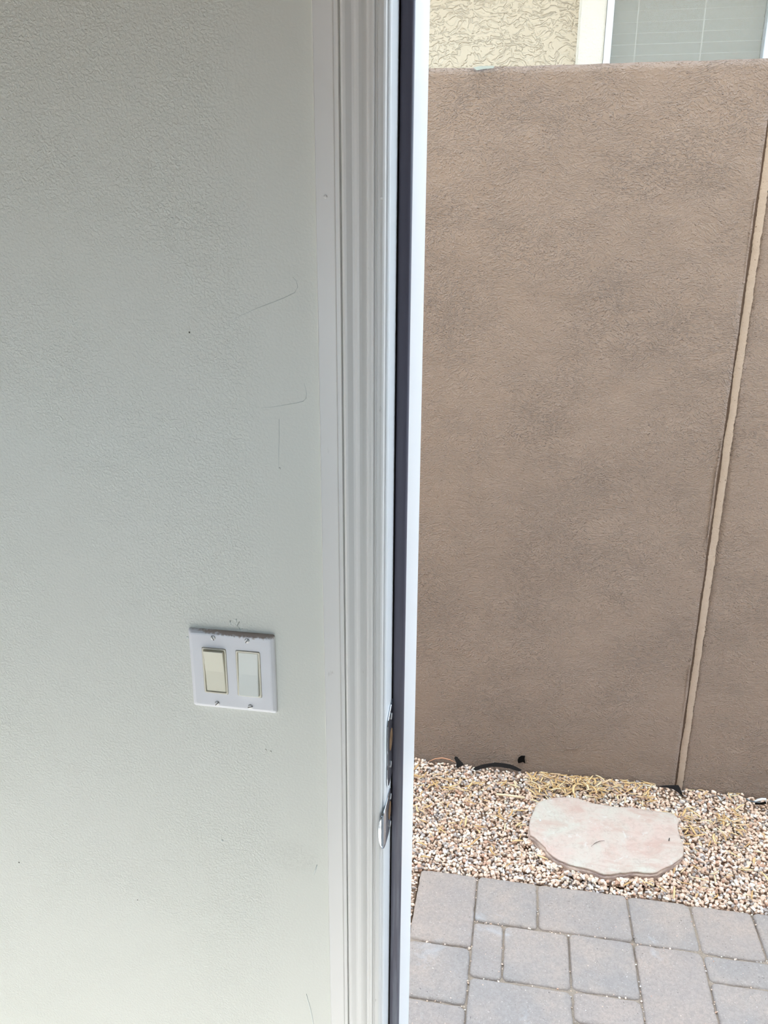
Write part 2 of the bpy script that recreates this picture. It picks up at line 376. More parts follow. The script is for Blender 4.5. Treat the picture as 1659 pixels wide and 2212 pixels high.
# filler board between the wall paint and the casing
trim = empty('trim_1', (-0.212, -0.003, 0)); st(trim)
fl = -0.2256
prof = [(fl, 0.0), (fl+0.0004, -0.0052), (fl+0.0012, -0.0062), (-0.2046, -0.0062), (-0.2040, -0.0056), (-0.2036, -0.0046), (-0.1992, -0.0046), (-0.1986, -0.002), (-0.1984, 0.0)]
prism_z('filler_board', prof, 0.0, DH+0.03, M_trim, trim, segs=60, wob=0.0007)
prism_z('caulk_bead', [(fl-0.0012, 0.0), (fl-0.0011, -0.0012), (fl+0.0006, -0.0062), (fl+0.0012, -0.0066), (fl+0.0014, 0)], 0.0, DH+0.03, M_caulk, trim, segs=60, wob=0.0007)

door = empty('door_1', (XJ, 0.09, 0)); st(door)
# casing profile  (wall-plane x, projection h)
cp = [(-.1978, 0.0), (-.1978, .0150), (-.1972, .0164), (-.1955, .0174), (-.1930, .0172), (-.1900, .0162), (-.1865, .0150), (-.1840, .0150), (-.1815, .0157), (-.1790, .0158), (-.1760, .0148), (-.1735, .0132), (-.1716, .0118), (-.1709, .0114),
      (-.1707, .0150), (-.1699, .0160), (-.1680, .0163), (-.1655, .0160), (-.1638, .0163), (-.1629, .0158), (-.1626, .0122), (-.1600, .0121), (-.1596, .0112), (-.1588, .0112), (-.1584, .0120),
      (-.1560, .0118), (-.1535, .0112), (-.1515, .0095), (-.1503, .0068), (-.1499, .0030), (-.1498, 0.0)]
prof = [(x*(1-h/0.884), -h) for x, h in cp]
prism_z('casing', prof, 0.0, DH+0.05, M_trim, door, segs=80, wob=0.0)
# jamb: rabbet part with a hairline paint step, then the stop part
jf = [(-0.168, 0.0), (-0.1500, 0.0), (-0.1478, 0.0004), (-0.1466, 0.0018), (-0.1462, 0.0042), (-0.14655, 0.0052), (-0.1461, 0.0062), (XJ, 0.009), (XJ, 0.0515), (-0.168, 0.0515)]
prism_z('jamb', jf, 0.0, DH+0.02, M_vinyl, door, segs=2)
js = [(-0.168, 0.0515), (XJ-0.001, 0.0515), (XJ-0.001, 0.0560), (XS-0.0008, 0.0560), (XS, 0.0568), (XS, 0.1852), (XS-0.001, 0.186), (-0.200, 0.186), (-0.200, 0.1785), (-0.168, 0.1785)]
prism_z('stop_jamb', js, 0.0, DH+0.02, M_vinyl, door, segs=2)
# black compression weatherstrip in the corner of the stop
prism_z('seal_gap_shade', [(-0.1460, 0.0512), (-0.1460, 0.0507), (-0.1430, 0.0507), (-0.1430, 0.0512)], 0.01, DH, M_hole, door)  # solid dark strip, painted shade between jamb and seal
ws = [(-0.1444, 0.0555), (-0.1444, 0.0508), (-0.1436, 0.0496), (-0.1415, 0.0489), (-0.1380, 0.0487), (-0.1345, 0.0489), (-0.1318, 0.0498), (-0.1300, 0.0515), (-0.1296, 0.0540), (-0.1298, 0.0562), (-0.1310, 0.0558)]
prism_z('weatherstrip', ws, 0.01, DH+0.01, M_rubber, door, smooth=True, segs=2)
# head, far jamb and threshold (beyond the frame, keep the doorway complete)
box('head_jamb', (XJ, 0.785, 0.0, 0.186, DH, DH+0.02), M_vinyl, door)
box('hinge_jamb', (0.769, 0.80, 0.0, 0.186, 0.0, DH), M_vinyl, door)
box('threshold', (XS, 0.769, 0.0, 0.20, 0.0005, 0.018), M_chrome, door, bev=0.004)
box('casing', (0.78, 0.84, -0.016, -0.0003, 0.0, DH+0.05), M_trim, door, bev=0.003)
# nail holes filled on trim
def dimple(px, py, y, r, parent, mat=M_trim, name='nail_head'):
    p = ony(px, py, y); bm = bmesh.new()
    bmesh.ops.create_uvsphere(bm, u_segments=12, v_segments=8, radius=r)
    for v in bm.verts: v.co = Vector((v.co.x, v.co.y*0.35, v.co.z)) + p
    return frombm(name, bm, mat, parent, True)
dimple(703, 425, -0.0062, 0.0021, trim); dimple(825, 427, -0.0116, 0.0018, door)

# strike plates on the jamb
def strike(name, zc, outline, parent, hole=None, screws=(), thick=0.0016, bow=0.0):
    """outline: list of (y,z) on the jamb face; x grows towards the doorway"""
    n = len(outline); bm = bmesh.new()
    def xoff(y, z):
        # plate edge facing the room curls away from the doorway
        return XJ + 0.0004 + (bow*min(0, y)*8 if y < 0 else 0)
    a = [bm.verts.new((xoff(y, z), y, z)) for y, z in outline]
    b = [bm.verts.new((xoff(y, z)+thick, y, z)) for y, z in outline]
    bm.faces.new(a[::-1]); f = bm.faces.new(b)
    for i in range(n): bm.faces.new((a[i], a[(i+1) % n], b[(i+1) % n], b[i]))
    bmesh.ops.recalc_face_normals(bm, faces=bm.faces[:])
    o = frombm(name, bm, M_chrome, parent)
    bv = o.modifiers.new('b', 'BEVEL'); bv.width = 0.0006; bv.segments = 2; bv.limit_method = 'ANGLE'
    return o
ds = empty('x', (0, 0, 0)); bpy.data.objects.remove(ds)
# upper (dead bolt) strike: chamfered corners
o_up = strike('deadbolt_strike', 1.1, [(0.058, 1.152), (0.036, 1.150), (0.0125, 1.140), (0.0085, 1.133), (0.0085, 1.096), (0.0105, 1.091), (0.0105, 1.072), (0.0080, 1.067), (0.0080, 1.052), (0.011, 1.040), (0.020, 1.034), (0.040, 1.034), (0.050, 1.038), (0.058, 1.046)], door)
def lens(name, yc, zc, ry, rz, mat, parent, x=XJ+0.0022, t=0.0006, n=20):
    bm = bmesh.new(); ring = [(yc+ry*math.cos(2*math.pi*i/n), zc+rz*math.sin(2*math.pi*i/n)) for i in range(n)]
    a = [bm.verts.new((x-t, y, z)) for y, z in ring]; b = [bm.verts.new((x, y, z)) for y, z in ring]
    bm.faces.new(b); bm.faces.new(a[::-1])
    for i in range(n): bm.faces.new((a[i], a[(i+1) % n], b[(i+1) % n], b[i]))
    return frombm(name, bm, mat, parent)
lens('bolt_hole', 0.034, 1.098, 0.013, 0.016, M_wood, o_up)
lens('screw', 0.032, 1.135, 0.0045, 0.0045, M_screw, o_up, x=XJ+0.003); lens('screw', 0.032, 1.060, 0.0045, 0.0045, M_screw, o_up, x=XJ+0.003)
# lower (latch) strike with a D-shaped lip curling into the room
def latch():
    bm = bmesh.new(); zc = 0.985
    path = [(XJ+0.0010, 0.050), (XJ+0.0010, 0.038), (XJ+0.0010, 0.024), (XJ+0.0010, 0.010), (XJ+0.0009, 0.0), (XJ+0.0006, -0.006), (XJ+0.0000, -0.0110), (XJ-0.0012, -0.0134), (XJ-0.0026, -0.0143), (XJ-0.0040, -0.0147), (XJ-0.0052, -0.0149), (XJ-0.0059, -0.0150), (XJ-0.0063, -0.0151)]
    hh = [0.024, 0.031, 0.033, 0.032, 0.0305, 0.0300, 0.0290, 0.0272, 0.0245, 0.0205, 0.0150, 0.0095, 0.0030]
    V = [[bm.verts.new((x, y, zc+h_*j/8)) for j in range(-8, 9)] for (x, y), h_ in zip(path, hh)]
    for i in range(len(path)-1):
        for j in range(16): bm.faces.new((V[i][j], V[i+1][j], V[i+1][j+1], V[i][j+1]))
    bmesh.ops.recalc_face_normals(bm, faces=bm.faces[:])
    o = frombm('latch_strike', bm, M_chrome, door, True)
    sm = o.modifiers.new('s', 'SOLIDIFY'); sm.thickness = 0.0014; sm.offset = 0
    return o
o_lo = latch()
lens('bolt_hole', 0.030, 0.986, 0.009, 0.014, M_wood, o_lo)
lens('screw', 0.034, 1.006, 0.004, 0.004, M_screw, o_lo, x=XJ+0.003); lens('screw', 0.032, 0.962, 0.004, 0.004, M_screw, o_lo, x=XJ+0.003)

# ------------------------------------------------------------------ light switch
sw = tag(empty('light_switch', PLC), 'white double rocker light switch on the interior wall, brown grime along its top edge', 'light switch')
def L(o): return o
# plate with two rounded-rectangle openings
def rrect(cx, cz, w, h, r, n=4):
    pts = []
    for qx, qz, a0 in ((1, 1, 0), (-1, 1, 90), (-1, -1, 180), (1, -1, 270)):
        for k in range(n+1):
            a = math.radians(a0 + 90*k/n); pts.append((cx+qx*(w/2-r)+r*math.cos(a), cz+qz*(h/2-r)+r*math.sin(a)))
    return pts
def plate():
    bm = bmesh.new(); rings = []
    for (inset, y, r) in ((0, -0.0002, 0.0028), (0.0002, -0.0022, 0.0028), (0.0012, -0.0040, 0.003), (0.0042, -0.0062, 0.003), (0.0060, -0.0066, 0.003)):
        rings.append([bm.verts.new((x, y, z)) for x, z in rrect(0, 0, PW-2*inset, PH-2*inset, r)])
    for a, b in zip(rings, rings[1:]):
        for i in range(len(a)): bm.faces.new((a[i], a[(i+1) % len(a)], b[(i+1) % len(a)], b[i]))
    edges = [bm.edges.get((rings[-1][i], rings[-1][(i+1) % len(rings[-1])])) for i in range(len(rings[-1]))]
    for cx in (-0.0230, 0.0230):
        top = [bm.verts.new((x, -0.0066, z)) for x, z in rrect(cx, 0, 0.0335, 0.0672, 0.0022)]
        bot = [bm.verts.new((x, -0.0030, z)) for x, z in rrect(cx, 0, 0.0335, 0.0672, 0.0022)]
        n = len(top)
        for i in range(n):
            bm.faces.new((top[(i+1) % n], top[i], bot[i], bot[(i+1) % n])); edges.append(bm.edges.get((top[i], top[(i+1) % n])))
    bmesh.ops.triangle_fill(bm, use_beauty=True, use_dissolve=False, edges=edges)
    bmesh.ops.recalc_face_normals(bm, faces=bm.faces[:])
    me = bpy.data.meshes.new('plate'); bm.to_mesh(me); bm.free(); me.materials.append(M_plate)
    o = bpy.data.objects.new('plate', me); C.objects.link(o); o.parent = sw
plate()
def rocker(cx, mode, mat):
    """switch frame ring + tilting paddle; mode +1: bottom edge proud, -1: top edge proud"""
    bm = bmesh.new()
    prof = [(0.0328, 0.0665, -0.0050, 0.002), (0.0326, 0.0663, -0.0071, 0.002), (0.0318, 0.0655, -0.0076, 0.002), (0.0292, 0.0628, -0.0076, 0.0016), (0.0284, 0.0620, -0.0070, 0.0014), (0.0282, 0.0618, -0.0048, 0.0014)]
    rings = [[bm.verts.new((x, y, z)) for x, z in rrect(cx, 0, w, h_, r)] for w, h_, y, r in prof]
    for a, b in zip(rings, rings[1:]):
        for i in range(len(a)): bm.faces.new((a[i], a[(i+1) % len(a)], b[(i+1) % len(a)], b[i]))
    bm.faces.new(rings[-1][::-1])
    bmesh.ops.recalc_face_normals(bm, faces=bm.faces[:])
    me = bpy.data.meshes.new('rocker_frame'); bm.to_mesh(me); bm.free(); me.materials.append(M_switchframe)
    o = bpy.data.objects.new('rocker_frame', me); C.objects.link(o); o.parent = sw
    # paddle: profile in z with V-shaped face
    bm = bmesh.new(); w = 0.0266; hh = 0.0301; N = 14
    def yf(t):   # t from -1 (bottom) to 1 (top)
        return -0.0082 - 0.0025*(-t)*mode - 0.0010*abs(t)
    L_, R_ = [], []
    for i in range(N+1):
        t = -1+2*i/N; z = hh*t
        L_.append(z); R_.append(yf(t))
    V = []
    e = 0.0007
    for z, y in zip(L_, R_):
        V.append([bm.verts.new((cx-w/2, -0.003, z)), bm.verts.new((cx-w/2, y+e, z)), bm.verts.new((cx-w/2+e, y, z)), bm.verts.new((cx+w/2-e, y, z)), bm.verts.new((cx+w/2, y+e, z)), bm.verts.new((cx+w/2, -0.003, z))])
    for i in range(N):
        for j in range(5): bm.faces.new((V[i][j], V[i][j+1], V[i+1][j+1], V[i+1][j]))
    bm.faces.new(V[0][::-1]); bm.faces.new(V[-1])
    bmesh.ops.recalc_face_normals(bm, faces=bm.faces[:])
    me = bpy.data.meshes.new('rocker'); bm.to_mesh(me); bm.free(); me.materials.append(mat)
    o = bpy.data.objects.new('rocker', me); C.objects.link(o); o.parent = sw
    o['label'] = 'cream rocker, top edge standing proud' if mode < 0 else 'pale ivory rocker, bottom edge standing proud'
    bv = o.modifiers.new('b', 'BEVEL'); bv.width = 0.0004; bv.segments = 2; bv.limit_method = 'ANGLE'
rocker(-0.0230, -1, M_cream); rocker(0.0230, 1, M_ivory)
for cx, cz, ang in ((-0.0230, 0.0483, 70), (0.0230, 0.0483, -55), (-0.0230, -0.0483, -48), (0.0230, -0.0483, -20)):
    bm = bmesh.new(); n = 20; R = 0.0034
    rings = []
    for r, y in ((R, -0.0064), (R, -0.0071), (R*0.8, -0.0077), (R*0.4, -0.0080)):
        rings.append([bm.verts.new((cx+r*math.cos(2*math.pi*i/n), y, cz+r*math.sin(2*math.pi*i/n))) for i in range(n)])
    for a, b in zip(rings, rings[1:]):
        for i in range(n): bm.faces.new((a[i], a[(i+1) % n], b[(i+1) % n], b[i]))
    bm.faces.new(rings[-1]); bmesh.ops.recalc_face_normals(bm, faces=bm.faces[:])
    me = bpy.data.meshes.new('screw'); bm.to_mesh(me); bm.free(); me.materials.append(M_screw)
    o = bpy.data.objects.new('screw', me); C.objects.link(o); o.parent = sw
    bm = bmesh.new(); bmbox(bm, -R*0.97, R*0.97, -0.0081, -0.0070, -0.00045, 0.00045)
    a = math.radians(ang); M = Matrix.Translation((cx, 0, cz)) @ Matrix.Rotation(a, 4, 'Y')
    bm.transform(M); me = bpy.data.meshes.new('slot'); bm.to_mesh(me); bm.free(); me.materials.append(M_slot)
    q = bpy.data.objects.new('slot', me); C.objects.link(q); q.parent = o

# small flaws of the wall surface: drips, nubs and scratches in paint
def tube(name, pts, r, mat, parent=None, n=6, flat=1.0, taper=True):
    bm = bmesh.new(); rings = []
    for i, p in enumerate(pts):
        p = Vector(p); d = (Vector(pts[min(i+1, len(pts)-1)]) - Vector(pts[max(i-1, 0)])).normalized()
        a = d.orthogonal().normalized(); b = d.cross(a)
        k = math.sin(math.pi*(i+0.6)/(len(pts)+0.2)) if taper else 1
        ring = []
        for j in range(n):
            q = (a*math.cos(2*math.pi*j/n) + b*math.sin(2*math.pi*j/n))*r*max(0.25, k)
            q.y *= flat; ring.append(bm.verts.new(p+q))
        rings.append(ring)
    for a, b in zip(rings, rings[1:]):
        for i in range(n): bm.faces.new((a[i], a[(i+1) % n], b[(i+1) % n], b[i]))
    bm.faces.new(rings[0][::-1]); bm.faces.new(rings[-1]); bmesh.ops.recalc_face_normals(bm, faces=bm.faces[:])
    return frombm(name, bm, mat, parent, True)
wallf = bpy.data.objects['wall_front']
s = NT('paint_drip', 0.4, 0.35); s.col((224, 228, 224)); M_drip = s.m
s = NT('scuff_mark', 0.6, 0.2); s.col((208, 211, 206)); M_scuff = s.m
s = NT('dark_speck', 0.8, 0.2); s.col((90, 88, 80)); M_speck = s.m
def wpt(*ps, y=-0.0001): return [ony(a, b, y) for a, b in ps]
tube('paint_drip', wpt((662, 2147), (665, 2160), (670, 2178), (674, 2196), (677, 2214), (679, 2235)), 0.0011, M_drip, wallf, flat=0.5)
tube('scuff', wpt((657, 829), (660, 838), (662, 850), (661, 860), (655, 867), (640, 871), (615, 875), (590, 879), (565, 881)), 0.00035, M_scuff, wallf, flat=0.2)
tube('scuff', wpt((632, 598), (640, 607), (643, 620), (637, 632), (615, 643), (585, 655), (555, 666), (520, 682), (490, 698)), 0.00035, M_scuff, wallf, flat=0.2)
tube('scratch', wpt((603, 905), (603, 940), (602, 975), (602, 1013)), 0.0003, M_scuff, wallf, flat=0.2)
tube('paint_drip', wpt((517, 1343), (513, 1352), (519, 1360), (524, 1358)), 0.0012, M_drip, wallf, flat=0.35)
tube('paint_drip', wpt((510, 1337), (511, 1344)), 0.0009, M_drip, wallf, flat=0.35)
tube('paint_drip', wpt((497, 1341), (498, 1350)), 0.0010, M_drip, wallf, flat=0.35)
tube('paint_drip', wpt((685, 1868), (681, 1880), (678, 1890)), 0.0010, M_drip, wallf, flat=0.35)
for px, py, r, mt in ((480, 1816, .0016, M_drip), (405, 1377, .0016, M_drip), (41, 1863, .0010, M_speck), (409, 718, .0009, M_speck), (297, 1944, .0007, M_speck), (604, 1012, .0012, M_wall), (574, 1620, .0014, M_wall), (585, 1624, .0014, M_wall)):
    p = ony(px, py, -0.0001); bm = bmesh.new(); bmesh.ops.create_icosphere(bm, subdivisions=2, radius=r)
    for v in bm.verts: v.co = Vector((v.co.x, v.co.y*0.4, v.co.z*1.2)) + p
    frombm('paint_nub', bm, mt, wallf, True)

# ------------------------------------------------------------------ OUTSIDE : ground
GZ = -0.1
st(box('ground', (-9, 9, -14, 9, -0.30, -0.14), M_ground))
FY = 1.70            # face of the brown boundary wall
FT = 2.243           # its top
# pavers
rnd = random.Random(4)
walk = tag(empty('paver_walkway', (0.3, 0.7, GZ)), 'grey and tan tumbled concrete paver walkway below the gravel strip', 'paving')
vv, ff = [], []
for j in range(96):
    for i in range(241):
        x, y = -0.214+2.2*i/240, 0.18+0.946*j/95
        vv.append((x, y, GZ-0.0072+0.0062*noise.noise(Vector((x*6, y*6, 3)))+0.0022*noise.noise(Vector((x*60, y*60, 9)))))
for j in range(95):
    for i in range(240): a = j*241+i; ff.append((a, a+1, a+242, a+241))
obj('joint_sand', vv, ff, M_sand, walk, True)
def paver(x0, x1, y0, y1, i):
    g = 0.0014
    x0 += g; x1 -= g; y0 += g; y1 -= g
    rr = random.Random(i*7+1)
    cx, cy = (x0+x1)/2, (y0+y1)/2; w, d = x1-x0, y1-y0
    rot = rr.uniform(-0.008, 0.008); dz = rr.uniform(-0.0015, 0.0015); tx, ty = rr.uniform(-.006, .006), rr.uniform(-.006, .006)
    out = []
    r = 0.016; base = rrect(0, 0, w, d, r, 3)
    pts = []
    for a, b in zip(base, base[1:]+base[:1]):
        L2 = math.hypot(b[0]-a[0], b[1]-a[1]); k = max(1, int(L2/0.014))
        for q in range(k): pts.append((a[0]+(b[0]-a[0])*q/k, a[1]+(b[1]-a[1])*q/k))
    n = len(pts); bm = bmesh.new(); rings = []
    jit = [noise.noise(Vector((p[0]*60+i*3.1, p[1]*60, i)))*0.0040 for p in pts]
    jit2 = [noise.noise(Vector((p[0]*90+i*5.1, p[1]*90, i+9)))*0.0035 for p in pts]
    nrm = []
    for q in range(n):
        ax_, ay_ = pts[(q+1) % n][0]-pts[q-1][0], pts[(q+1) % n][1]-pts[q-1][1]; L3 = math.hypot(ax_, ay_); nrm.append((ay_/L3, -ax_/L3))
    if sum(a*c+b*d_ for (a, b), (c, d_) in zip(nrm, pts)) < 0: nrm = [(-a, -b) for a, b in nrm]
    for inset, z in ((0.0, -0.055), (0.0, -0.0085), (0.0009, -0.0045), (0.0028, -0.0014), (0.0062, 0.0)):
        ring = []
        for p, j, j2, nn in zip(pts, jit, jit2, nrm):
            ii = inset + max(0, j) + (max(0, j2)*(inset/0.0062))
            X, Y = p[0]-nn[0]*ii, p[1]-nn[1]*ii
            Z_ = z - (abs(j2)*0.5 if z > -0.005 and z < 0 else 0)
            ring.append(bm.verts.new((X, Y, Z_ + (X*tx+Y*ty if z > -0.05 else 0))))
        rings.append(ring)
    for a, b in zip(rings, rings[1:]):
        for q in range(n): bm.faces.new((a[q], a[(q+1) % n], b[(q+1) % n], b[q]))
    for s_ in (0.86, 0.62, 0.34):
        rings.append([bm.verts.new((v.co.x*s_, v.co.y*s_, v.co.x*s_*tx+v.co.y*s_*ty+0.0007*noise.noise(Vector((v.co.x*s_*22, v.co.y*s_*22, i))))) for v in rings[4]])
    for a, b in zip(rings[4:], rings[5:]):
        for q in range(n): bm.faces.new((a[q], a[(q+1) % n], b[(q+1) % n], b[q]))
    cv = bm.verts.new((0, 0, 0))
    for q in range(n): bm.faces.new((rings[-1][q], rings[-1][(q+1) % n], cv))
    bmesh.ops.recalc_face_normals(bm, faces=bm.faces[:])
    me = bpy.data.meshes.new('paver'); bm.to_mesh(me); bm.free(); me.materials.append(M_paver); me.shade_smooth()
    o = bpy.data.objects.new('paver', me); C.objects.link(o); o.parent = walk
    o.location = (cx-0.3, cy-0.7, dz); o.rotation_euler = (0, 0, rot)
X = [-0.218, -0.040, 0.141, 0.406, 0.5855, 0.758, 0.936]
rows = [1.130, 0.9535, 0.7690, 0.6790]
rects = [(-0.218, -0.0400, 0.857, 1.130), (-0.040, 0.141, 0.9535, 1.130), (0.141, 0.406, 0.9570, 1.133), (0.406, 0.5855, 0.9530, 1.130), (0.5855, 0.758, 0.9500, 1.128), (0.758, 1.024, 0.9500, 1.128),
         (-0.218, -0.0425, 0.6760, 0.857), (-0.0425, 0.0455, 0.7650, 0.9535), (0.0455, 0.2260, 0.7670, 0.9535), (0.2260, 0.4030, 0.7700, 0.9570), (0.4030, 0.5860, 0.6790, 0.9530),
         (0.5860, 0.8520, 0.8600, 0.9500), (0.5860, 0.7640, 0.6790, 0.8600), (0.8520, 1.024, 0.7710, 0.9500), (0.7640, 0.8520, 0.6790, 0.8600), (0.8520, 1.024, 0.6790, 0.7710),
         (-0.0425, 0.2260, 0.5890, 0.7650), (0.2260, 0.4030, 0.6790, 0.7700), (-0.218, -0.0425, 0.4990, 0.6760),
         (0.2260, 0.4030, 0.4990, 0.6790), (-0.0425, 0.2260, 0.4990, 0.5890), (0.4030, 0.6690, 0.4990, 0.6790), (0.6690, 1.024, 0.4990, 0.6790)]
for i, r in enumerate(rects): paver(*r, i)
# continuation outside the frame: simple courses of the same modules
k = 100
yy = 0.499
while yy > 0.20:
    y0 = max(0.185, yy-0.178); xx = -0.218
    while xx < 2.0:
        w = rnd.choice((0.178, 0.267, 0.089)); paver(xx, xx+w, y0, yy, k); xx += w; k += 1
    yy -= 0.178
for q in range(5):
    yb = 1.130-0.178*q; xx = 1.024
    if yb-0.178 < 0.47: break
    while xx < 2.0:
        w = rnd.choice((0.178, 0.267)); paver(xx, xx+w, yb-0.178 if q < 3 else 0.499, yb, k); xx += w; k += 1
    if q == 2: pass

# gravel bed
bed = tag(empty('gravel_bed', (0.3, 1.42, GZ)), 'pinkish tan crushed gravel strip between the brown wall and the pavers', 'gravel')
def hump(x, y):
    """height of the gravel surface"""
    t = max(0.0, min(1.0, (y-1.16)/0.5))
    return GZ - 0.008 + 0.006*t + 0.004*math.exp(-((y-1.66)/0.05)**2)*(1 if x < 0.6 else 0.2) + 0.005*noise.noise(Vector((x*5, y*5, 0)))
# bedding surface
nx_, ny_ = 120, 34; vv = []; ff = []
for j in range(ny_+1):
    for i in range(nx_+1):
        x = -2.6+5.8*i/nx_; y = 1.125 + (FY+0.01-1.125)*j/ny_; vv.append((x, y, hump(x, y)-0.020))
for j in range(ny_):
    for i in range(nx_):
        a = j*(nx_+1)+i; ff.append((a, a+1, a+nx_+2, a+nx_+1))
obj('bedding', vv, ff, M_soil, bed, True)
obj('bedding', [(-2.6, 0.185, GZ-0.02), (-0.222, 0.185, GZ-0.02), (-0.222, 1.13, GZ-0.02), (-2.6, 1.13, GZ-0.02)], [(0, 1, 2, 3)], M_soil, bed)
# angular stone templates
tpl = []
for k in range(28):
    rr = random.Random(100+k); bm = bmesh.new()
    sx, sy, sz = rr.uniform(.85, 1.25), rr.uniform(.7, 1.0), rr.uniform(.55, .85)
    for q in range(13):
        v = Vector((rr.gauss(0, 1), rr.gauss(0, 1), rr.gauss(0, 1))).normalized()*rr.uniform(.86, 1.06)
        v = Vector((math.copysign(abs(v.x)**.8, v.x)*sx, math.copysign(abs(v.y)**.8, v.y)*sy, math.copysign(abs(v.z)**.8, v.z)*sz))
        bm.verts.new(v)
    r_ = bmesh.ops.convex_hull(bm, input=bm.verts[:])
    junk = [v for v in bm.verts if not v.link_faces]
    bmesh.ops.delete(bm, geom=junk, context='VERTS')
    bmesh.ops.bevel(bm, geom=bm.edges[:], offset=0.055, segments=1, affect='EDGES')
    bmesh.ops.triangulate(bm, faces=bm.faces[:])
    bm.verts.index_update()
    tpl.append((np.array([v.co[:] for v in bm.verts]), np.array([[v.index for v in f.verts] for f in bm.faces]))); bm.free()
rs = np.random.RandomState(5)
# flagstone outline first, so gravel keeps clear of it
fz = [(440,172),(525,173),(610,178),(655,196),(700,215),(780,232),(860,245),(930,255),(1000,262),(1050,262),(1100,262),(1200,282),(1320,298),(1440,310),(1490,335),(1528,370),(1520,392),(1508,412),(1515,470),(1528,515),(1545,560),(1562,610),(1562,650),(1560,690),(1535,718),(1500,742),(1440,785),(1405,797),(1370,815),(1330,838),(1290,850),(1210,848),(1160,842),(1120,838),(1080,842),(1040,850),(995,848),(950,857),(900,864),(850,862),(800,845),(770,832),(705,812),(640,798),(590,788),(545,775),(490,752),(440,730),(390,698),(360,672),(335,648),(325,620),(290,588),(260,560),(225,530),(190,510),(180,450),(183,410),(188,370),(205,325),(228,280),(238,245),(260,220),(300,200),(350,188),(395,178)]
FLZ = GZ + 0.023
flag2d = [onz(1100+x*0.2411, 1680+y*0.2411, FLZ) for x, y in fz]
FA = np.array([(p.x, p.y) for p in flag2d]); FC = FA.mean(0)
def inflag(x, y, grow=1.0):
    n = len(FA); c = False; P = FC+(FA-FC)*grow; j = n-1
    for i in range(n):
        if (P[i, 1] > y) != (P[j, 1] > y) and x < (P[j, 0]-P[i, 0])*(y-P[i, 1])/(P[j, 1]-P[i, 1])+P[i, 0]: c = not c
        j = i
    return c
def visible(x, y, z=GZ):
    d = Vector((x, y, z))-CAM; dz = d.dot(fw)
    px = W/2+FPX*d.dot(rt)/dz; py = H/2-FPX*d.dot(up)/dz
    return (890 < px < W and py < H), px, py, dz
stones = []
def rotmat(a, b, c):
    ca, sa, cb, sb, cc, sc = math.cos(a), math.sin(a), math.cos(b), math.sin(b), math.cos(c), math.sin(c)
    return np.array([[cc, -sc, 0], [sc, cc, 0], [0, 0, 1]]) @ np.array([[cb, 0, sb], [0, 1, 0], [-sb, 0, cb]]) @ np.array([[1, 0, 0], [0, ca, -sa], [0, sa, ca]])
# picture boxes of the fabric scraps and plastic bits, kept clear of stones
CLEAR = [(978, 1005, 1632, 1662), (1018, 1130, 1644, 1668), (1418, 1478, 1692, 1722), (1604, 1662, 1716, 1748), (1540, 1564, 1712, 1738), (1068, 1138, 1708, 1726), (922, 988, 1636, 1650)]
def scatter(x0, x1, y0, y1, pitch, smin, smax, zoff, zj, seed, keep=1.0):
    rg = random.Random(seed); nX = int((x1-x0)/pitch); nY = int((y1-y0)/pitch)
    for j in range(nY):
        for i in range(nX):
            if rg.random() > keep: continue
            x = x0+(i+0.5+(0.5 if j % 2 else 0)+rg.uniform(-.45, .45))*pitch; y = y0+(j+0.5+rg.uniform(-.45, .45))*pitch
            if inflag(x, y, 0.99): continue
            sz = rg.uniform(smin, smax)*0.95
            if y+sz*0.8 > FY: continue
            if zoff > -0.006:
                ok_, px_, py_, _d = visible(x, y, hump(x, y)+zoff+sz)
                if any(bx[0] < px_ < bx[1] and bx[2] < py_ < bx[3]+4 for bx in CLEAR): continue
            if x > -0.222 and y < 1.135+sz*0.6: continue
            stones.append((x, y, hump(x, y)+zoff+rg.uniform(-zj, zj), sz, rg.randrange(28), rg.uniform(0, 6.28), rg.uniform(-.6, .6), rg.uniform(-.6, .6)))
scatter(-0.55, 1.35, 1.13, FY, 0.0120, 0.0052, 0.0080, -0.011, 0.002, 11)
scatter(-0.55, 1.35, 1.13, FY, 0.0128, 0.0046, 0.0086, -0.004, 0.003, 12)
scatter(-0.55, 1.35, 1.13, FY, 0.0205, 0.0050, 0.0092, 0.002, 0.002, 13, 0.7)
scatter(-0.56, -0.222, 0.19, 1.13, 0.0120, 0.0052, 0.008, -0.010, 0.002, 14)
scatter(-0.56, -0.222, 0.19, 1.13, 0.0145, 0.005, 0.0086, -0.003, 0.003, 15)
scatter(1.35, 2.6, 1.13, FY, 0.020, 0.009, 0.012, -0.008, 0.003, 16)
scatter(-2.2, -0.55, 0.2, FY, 0.024, 0.011, 0.014, -0.008, 0.003, 17)
